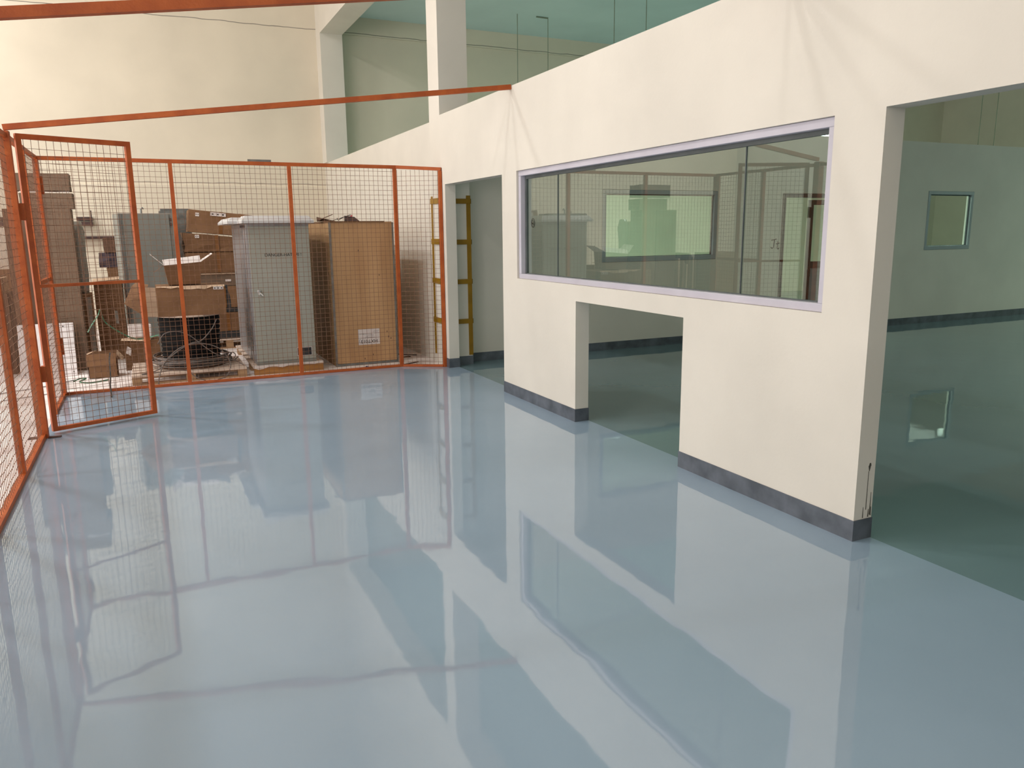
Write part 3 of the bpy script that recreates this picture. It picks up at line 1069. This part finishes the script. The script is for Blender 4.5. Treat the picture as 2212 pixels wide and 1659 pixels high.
# --- long carton on the drum
lc = carton(.065, 8.76, .669, .665, .60, .305, M_card, 'long brown carton with torn left end, lying on the cable drum', ang=0, tape=None, jit=.006,
            lab=((.83, .86, .10, .034, 3),))
MB().quad((.062, 8.754, .675), (-.045, 8.72, .685), (-.05, 8.72, .985), (.058, 8.754, .975)).build('open_flap', M_cardl, parent=lc)
MB().quad((-.25, 9.05, .80), (-.05, 8.95, .655), (-.03, 8.90, .93), (-.16, 9.0, .985)).quad((-.16, 9.0, .985), (-.03, 8.9, .93), (.0, 8.92, 1.0), (-.12, 9.02, 1.02)).build('torn_side', M_card2, parent=lc)
tp = MB()
tx = [.07+.066*i for i in range(11)]
tz = [.985, .982, .968, .978, .955, .952, .958, .950, .972, .975, .972]
for i in range(10):
    tp.quad((tx[i], 8.752, tz[i]-.008), (tx[i+1], 8.752, tz[i+1]-.008), (tx[i+1], 8.765, .983), (tx[i], 8.765, .983))
tp.build('torn_edge', M_cardl, parent=lc)
MB().box(.745, 8.78, .680, .765, 8.82, .975).tube(spl([(.74, 8.76, .97), (.77, 8.77, .85), (.775, 8.77, .76), (.77, 8.765, .70)]), .009, 6).build('black_edge_strap', M_poly, parent=lc)

# --- open carton with white flaps
oc = thing('open_carton', (.35, 9.12, .985), 'open carton with spread white flaps standing on the long carton', 'box')
b0, b1 = (.195, .51), (.165, .53)
mb = MB()
zt_, zb_ = 1.19, .985
y0, y1 = 8.98, 9.26
B = [(b0[0], y0, zb_), (b0[1], y0, zb_), (b0[1], y1, zb_), (b0[0], y1, zb_)]
Tt = [(b1[0], y0-.02, zt_), (b1[1], y0-.02, zt_+.03), (b1[1], y1, zt_+.03), (b1[0], y1, zt_)]
for i in range(4):
    j = (i+1) % 4
    mb.quad(B[i], B[j], Tt[j], Tt[i])
mb.quad(*reversed(B))
mb.build('box_shell', M_card2, parent=oc)
def flap(a, b_, c_, d_, m=M_white, th=(0, .003, .002)):
    MB().prism([a, b_, c_, d_], 0, th).build('flap', m, parent=oc)
flap(Tt[0], Tt[1], (.525, y0+.05, zt_+.095), (.155, y0+.04, zt_+.055))
flap(Tt[3], Tt[0], (.045, y0+.03, 1.30), (.04, y1, 1.31), M_white)
flap(Tt[1], Tt[2], (.66, y1, 1.305), (.655, y0+.05, 1.30), M_white)
flap((.165, y0, 1.188), (.165, y0+.1, 1.188), (.06, y0+.06, 1.12), (.062, y0, 1.115), M_card3)
mk = MB()
mk.box(.30, y0-.016, 1.165, .315, y0-.015, 1.18).box(.34, y0-.016, 1.165, .35, y0-.015, 1.18).box(.37, y0-.016, 1.165, .383, y0-.015, 1.18).box(.40, y0-.016, 1.17, .415, y0-.015, 1.185).box(.33, y0-.014, 1.148, .43, y0-.013, 1.152)
mk.build('printed_mark', M_ink, parent=oc)

# --- stack of cartons on pallet behind
SX, SY = .50, 10.93
pallet(.42, 10.9, 1.42, 11.8, .13, 'far pallet under the leaning stack of cartons', nb=3)
ST = 'cartons stacked on the far pallet'
carton(.58, SY, .1335, .72, .6, .10, M_poly, 'black filler imitating the shaded slot between the far pallet and the cartons', tape=None, jit=.003, name='gap_filler')  # black solid put in for the shade of the slot above the pallet
carton(.55, SY, .234, .76, .6, .25, M_card2, 'brown carton at the bottom of the tall stack, right of the drum', ST, lab=())
carton(.60, SY, .488, .68, .55, .055, M_poly, 'black filler imitating the shaded gap between the two lowest cartons of the tall stack', tape=None, jit=.002, name='gap_filler')  # black solid put in for the dark of an empty gap
carton(.53, SY, .548, .78, .6, .284, M_card, 'brown carton second from the bottom of the tall stack', ST)
c_ = carton(.56, SY, .836, .74, .6, .165, M_cardg, 'carton with pale loose top flaps in the middle of the tall stack', ST, tape=None, lab=((.5, .35, .07, .03, 0),))
MB().box(.55, SY-.02, .995, 1.20, SY+.3, 1.004).build('flap', M_cardl, parent=c_)
carton(.47, SY, 1.010, .80, .6, .27, M_card2, 'taped carton below the dented one in the tall stack', ST)
carton(.465, SY, 1.286, .80, .6, .255, M_card2, 'dented carton with crushed corner, second from the top of the tall stack', ST, jit=.012, slope=.085, lab=((.17, .70, .05, .04, 2),))
carton(.53, SY, 1.545, .78, .6, .285, M_card, 'tilted carton with a barcode strip on top of the tall stack', ST, tilt=R(5.5), jit=.006, lab=((.33, .80, .19, .045, 3), (.10, .72, .045, .045, 2)))

# --- second grey cabinet
g = thing('grey_steel_cabinet', (.05, 11.0, 0), 'plain tall grey steel cabinet without a roof, behind the open gate', 'cabinet')
ga_ = R(9)
h0 = (-.265, 10.8, 0)
MB().box(-.265, 10.8, .0, .385, 11.28, 1.775).rot(ga_, h0).build('body', M_cab2, parent=g, bevel=.012)
MB().box(-.262, 10.788, .0, -.225, 10.80, 1.765).rot(ga_, h0).build('corner_channel', M_galv, parent=g)
MB().box(.295, 10.786, .0, .315, 10.80, 1.765).box(.345, 10.782, .0, .38, 10.80, 1.765).rot(ga_, h0).build('side_channel', M_cab2, parent=g)
for z in (.35, .95, 1.15, 1.62, 1.68):
    MB().box(.325, 10.775, z, .345, 10.79, z+.035).rot(ga_, h0).build('hinge', M_steel, parent=g)
MB().tube([(.0, 11.05, 1.775), (.0, 11.05, 1.83), (.015, 11.05, 1.85), (.03, 11.05, 1.83)], .012, 6).build('lifting_eye', M_galv, parent=g)
gg = MB()
gg.box(.22, 11.85, 0, .62, 12.25, 1.83)
tag(gg.prism([(.24, 11.87, 1.83), (.60, 11.87, 1.83), (.60, 12.23, 1.83), (.24, 12.23, 1.83)], .03).build('steel_enclosure', M_galv), 'grey steel enclosure, only its top showing behind the plain grey cabinet', 'cabinet')

# --- left pile
carton(-1.345, 9.92, 0, .365, .3, 1.80, M_card3, 'tall upright brown carton at the far left, behind the leaning white panel', jit=.004, tape=None, name='upright_carton')
carton(-.965, 9.92, 0, .262, .3, 1.80, M_cardg, 'tall upright brown carton next to the film-wrapped bundle', jit=.004, tape=None, name='upright_carton')
c_ = carton(-1.17, 9.93, 1.803, .50, .3, .165, M_cardg, 'carton with punched holes lying on the upright cartons', jit=.004, tape=None)
k = MB()
for x, z in ((-1.13, 1.93), (-1.085, 1.915)):
    k.box(x, 9.923, z, x+.016, 9.9245, z+.016)
k.build('punched_hole', M_ink, parent=c_)
MB().box(-1.16, 9.922, 1.972, -.69, 9.93, 1.984).build('white_edge', M_white, parent=c_)
carton(-1.22, 9.93, 1.992, .535, .3, .185, M_cardg, 'topmost grey-brown carton of the left pile', jit=.005, tape=None)
tag(MB().prism([(-1.335, 9.62, 0), (-.80, 9.62, 0), (-.80, 9.635, 0), (-1.335, 9.635, 0)], 0, (0, .20, .56)).build('white_panel', M_whiteboard), 'white panel leaning against the upright cartons at far left', 'panel')
pn = [o for o in COL.objects if o.name == 'white_panel'][0]
k = MB()
for (u, v) in ((.07, .06), (.07, .93), (.93, .06), (.80, .93)):
    x = -1.335+.535*u; y = 9.62+.2*v-.0015; z = .56*v
    k.box(x, y-.004, z, x+.012, y, z+.010)
k.build('screw_hole', M_ink, parent=pn)
ob = carton(-.85, 10.32, 0, .222, .3, .84, M_card, 'orange-brown carton standing below the film-wrapped bundle', jit=.005, tape=None)
MB().box(-.68, 10.30, .0, -.626, 10.312, .80).build('film_wrap', M_film, parent=ob)
fbn = thing('wrapped_bundle', (-.75, 10.45, .845), 'upright bundle wrapped in grey stretch film, standing on the orange-brown carton', 'bundle')
MB().box(-.87, 10.34, .85, -.76, 10.6, 1.64).build('board_core', M_card, parent=fbn)
fm = MB()
for i in range(9):
    a = -.9+i*.2
    pass
fm.lathe([(.062, .0), (.075, .2), (.068, .45), (.08, .7), (.055, .82)], (-.70, 10.42, .85), 20).jitter(.004)
fm.build('stretch_film', M_film, parent=fbn, smooth=True)
bt_ = carton(-.60, 10.62, 0, .305, .3, .965, M_card2, 'upright brown carton with a strip of grey tape, behind the small open carton', jit=.006, tape=None)
MB().prism([(-.40, 10.612, .445), (-.365, 10.612, .44), (-.375, 10.612, .60), (-.41, 10.612, .605)], 0, (0, .001, 0)).build('tape', M_film, parent=bt_)
MB().quad((-.61, 10.60, .96), (-.32, 10.60, .985), (-.32, 10.75, 1.01), (-.61, 10.75, .99)).build('open_flap', M_cardl, parent=bt_)

# jagged stack further back
jx = [(-.42, .0), (-.46, .28), (-.54, .55), (-.52, .82), (-.60, 1.06), (-.53, 1.27)]
jl = ['lowest carton', 'second carton from below', 'third carton from below', 'fourth carton from below', 'sticking-out fifth carton', 'top carton']
for i, (x, z) in enumerate(jx):
    h = (jx[i+1][1] if i < 5 else 1.48)-z-.004
    carton(x, 12.5, z, .5, .45, h, (M_card3, M_card2, M_card3, M_card2, M_purple, M_card3)[i], jl[i]+' of the ragged stack left of the plain grey cabinet', 'ragged carton stack by the back wall', jit=.008, tape=None)

# small cartons in front
so = thing('small_open_carton', (-.525, 9.36, 0), 'small open carton with its upper rim folded over, on the concrete floor', 'box')
mb = MB()
x0_, x1_, ya, yb_ = -.665, -.385, 9.26, 9.50
mb.box(x0_, ya, 0, x1_, ya+.006, .20).box(x0_, yb_-.006, 0, x1_, yb_, .26).box(x0_, ya, 0, x0_+.006, yb_, .24).box(x1_-.006, ya, 0, x1_, yb_, .22).box(x0_, ya, 0, x1_, yb_, .006)
mb.build('box_shell', M_card2, parent=so)
MB().prism([(x0_-.012, ya-.012, .135), (x1_-.01, ya-.012, .13), (x1_-.005, ya-.004, .262), (x0_-.01, ya-.004, .262)], 0, (0, .005, 0)).build('folded_flap', M_card, parent=so)
MB().quad((x0_, ya, .262), (x0_+.14, yb_, .30), (x0_+.16, yb_, .31), (x0_, ya+.05, .268)).quad((x1_, ya, .25), (x1_+.05, ya+.05, .17), (x1_+.07, yb_, .18), (x1_, yb_, .27)).build('loose_flap', M_cardl, parent=so)
pk = carton(-.31, 9.64, 0, .36, .32, .335, M_card2, 'squat carton carrying the white foam block', jit=.009, tape=None, lab=())
MB().prism([(-.30, 9.629, .20), (-.255, 9.629, .17), (-.24, 9.629, .25), (-.28, 9.629, .28)], 0, (0, .001, 0)).build('round_sticker', M_white, parent=pk)
MB().quad((-.34, 9.6, .35), (-.05, 9.6, .325), (-.02, 9.72, .35), (-.33, 9.74, .36)).build('open_flap', M_cardl, parent=pk)
fo = MB().box(-.26, 9.66, .362, -.02, 9.86, .51)
fo.jitter(.012)
tag(fo.build('foam_block', M_white, bevel=.012), 'white foam block on the squat carton beside the drum', 'packaging')

# far left behind the fence
sl = thing('folded_carton_bundle', (-1.62, 10.0, 0), 'upright bundle of flattened cartons at the far left edge', 'cardboard')
for i in range(9):
    MB().box(-1.80+i*.045, 9.95+.02*(i % 3), 0, -1.80+i*.045+.03, 10.5, 1.05+.05*((i*5) % 4)-.02*i).rot(R(random.uniform(-1.5, 1.5)), (-1.6, 10.2, 0), 'X').build('folded_sheet', (M_card2, M_cardl, M_card3)[i % 3], parent=sl)
tag(MB().box(-2.4, 9.7, 0, -1.85, 10.1, 1.15).jitter(.01).build('large_carton', M_card), 'large carton at the left frame edge behind the mesh', 'box')
tag(MB().box(-2.2, 11.0, 1.12, -1.46, 11.02, 1.62).build('pale_board', M_beige), 'pale board standing high at the left edge behind the fence', 'board')
tag(MB().box(-2.2, 10.95, 0, -1.46, 11.35, 1.12).jitter(.01).build('tall_crate_stack', M_card2), 'brown crate under the pale board at the left edge', 'crate')
tag(MB().box(-2.15, 9.5, 0, -1.45, 9.56, .38).jitter(.004).build('low_board', M_whiteboard), 'low white board lying on edge at the far left floor', 'board')

# shelf rail on back wall and brackets
tag(MB().box(-1.9, YB-.14, 1.455, .72, YB-.002, 1.50).build('wall_rail', M_steel), 'dark horizontal rail fixed along the cream back wall', 'rail')
for x in (-.93, -2.05):
    t_ = thing('wall_bracket', (x, YB-.05, 1.66), 'small dark steel bracket on the back wall right of the upright cartons' if x > -1 else 'dark steel bracket on the back wall at the left frame edge', 'bracket')
    MB().box(x, YB-.10, 1.745, x+.22, YB-.002, 1.80).box(x, YB-.10, 1.665, x+.22, YB-.002, 1.725).build('plate', M_steel, parent=t_)
    MB().box(x+.205, YB-.12, 1.655, x+.22, YB-.10, 1.90).build('upright', M_steel, parent=t_)

# straps and floor litter
tag(MB().ribbon(spl([(-.61, 9.0, .53), (-.57, 9.0, .60), (-.50, 9.0, .70), (-.475, 9.0, .76), (-.455, 9.0, .66), (-.42, 9.0, .60), (-.30, 9.0, .50), (-.17, 9.0, .43), (-.05, 9.0, .44), (.05, 8.9, .47)], 5), .014, .002, (0, .5, 1)).build('green_strap', M_green),
    'springy green packing strap arching beside the drum', 'strap')
tag(MB().ribbon(spl([(-1.45, 8.70, .008), (-1.30, 8.82, .008), (-1.12, 8.90, .008), (-.98, 9.05, .008), (-.80, 9.25, .006)], 5), .018, .003, (1, -1, 0)).build('black_strap', M_poly),
    'long black strap lying on the dusty floor at left', 'strap')
tag(MB().ribbon(spl([(-1.40, 8.30, .008), (-1.22, 8.40, .008), (-1.10, 8.46, .006), (-.98, 8.52, .006)], 5), .014, .003, (1, -1, 0)).build('black_strap', M_poly),
    'short black strap on the floor nearest the fence corner', 'strap')
tag(MB().ribbon(spl([(-.80, 9.05, .02), (-.74, 9.12, .035), (-.68, 9.10, .035), (-.74, 9.02, .02), (-.66, 8.96, .01), (-.56, 9.00, .008), (-.47, 9.08, .008)], 5), .014, .002, (0, 0, 1)).build('green_strap', M_green),
    'curled green strap on the floor before the small open carton', 'strap')
tag(MB().ribbon(spl([(-.44, 9.20, .275), (-.45, 9.14, .20), (-.445, 8.95, .09), (-.435, 8.6, .065), (-.43, 8.40, .063), (-.42, 8.2, .03), (-.415, 8.06, .006)], 5), .014, .003, (1, 0, 0)).build('black_strap', M_poly),
    'black strap hanging out of the small open carton through the mesh', 'strap')
tag(MB().prism([(2.11, 8.45, 0), (2.20, 8.44, 0), (2.23, 8.47, 0), (2.16, 8.50, .0)], .006).prism([(2.13, 8.455, .006), (2.175, 8.45, .006), (2.17, 8.48, .02), (2.14, 8.48, .02)], .006).build('blue_wrapper', M_blue), 'crumpled blue wrapper on the floor before the plywood crate', 'litter')
tag(MB().box(1.92, 8.465, 0, 2.06, 8.472, .005).rot(.06, (1.95, 8.46, 0)).build('wood_splinter', M_steel), 'thin dark splinter on the floor left of the blue wrapper', 'litter')
tag(MB().bar((2.52, 8.455, .004), (2.80, 8.60, .006), .02, .008).build('wood_splinter', M_steel), 'dark splinter on the floor near the right fence end', 'litter')
tag(MB().bar((2.66, 9.35, .006), (2.95, 9.10, .006), .012, .008).build('wood_splinter', M_steel), 'long dark splinter right of the plywood crate', 'litter')
tag(MB().bar((2.72, 9.0, .006), (2.84, 9.04, .006), .035, .01).build('wood_splinter', M_card3), 'short brown chip right of the plywood crate', 'litter')
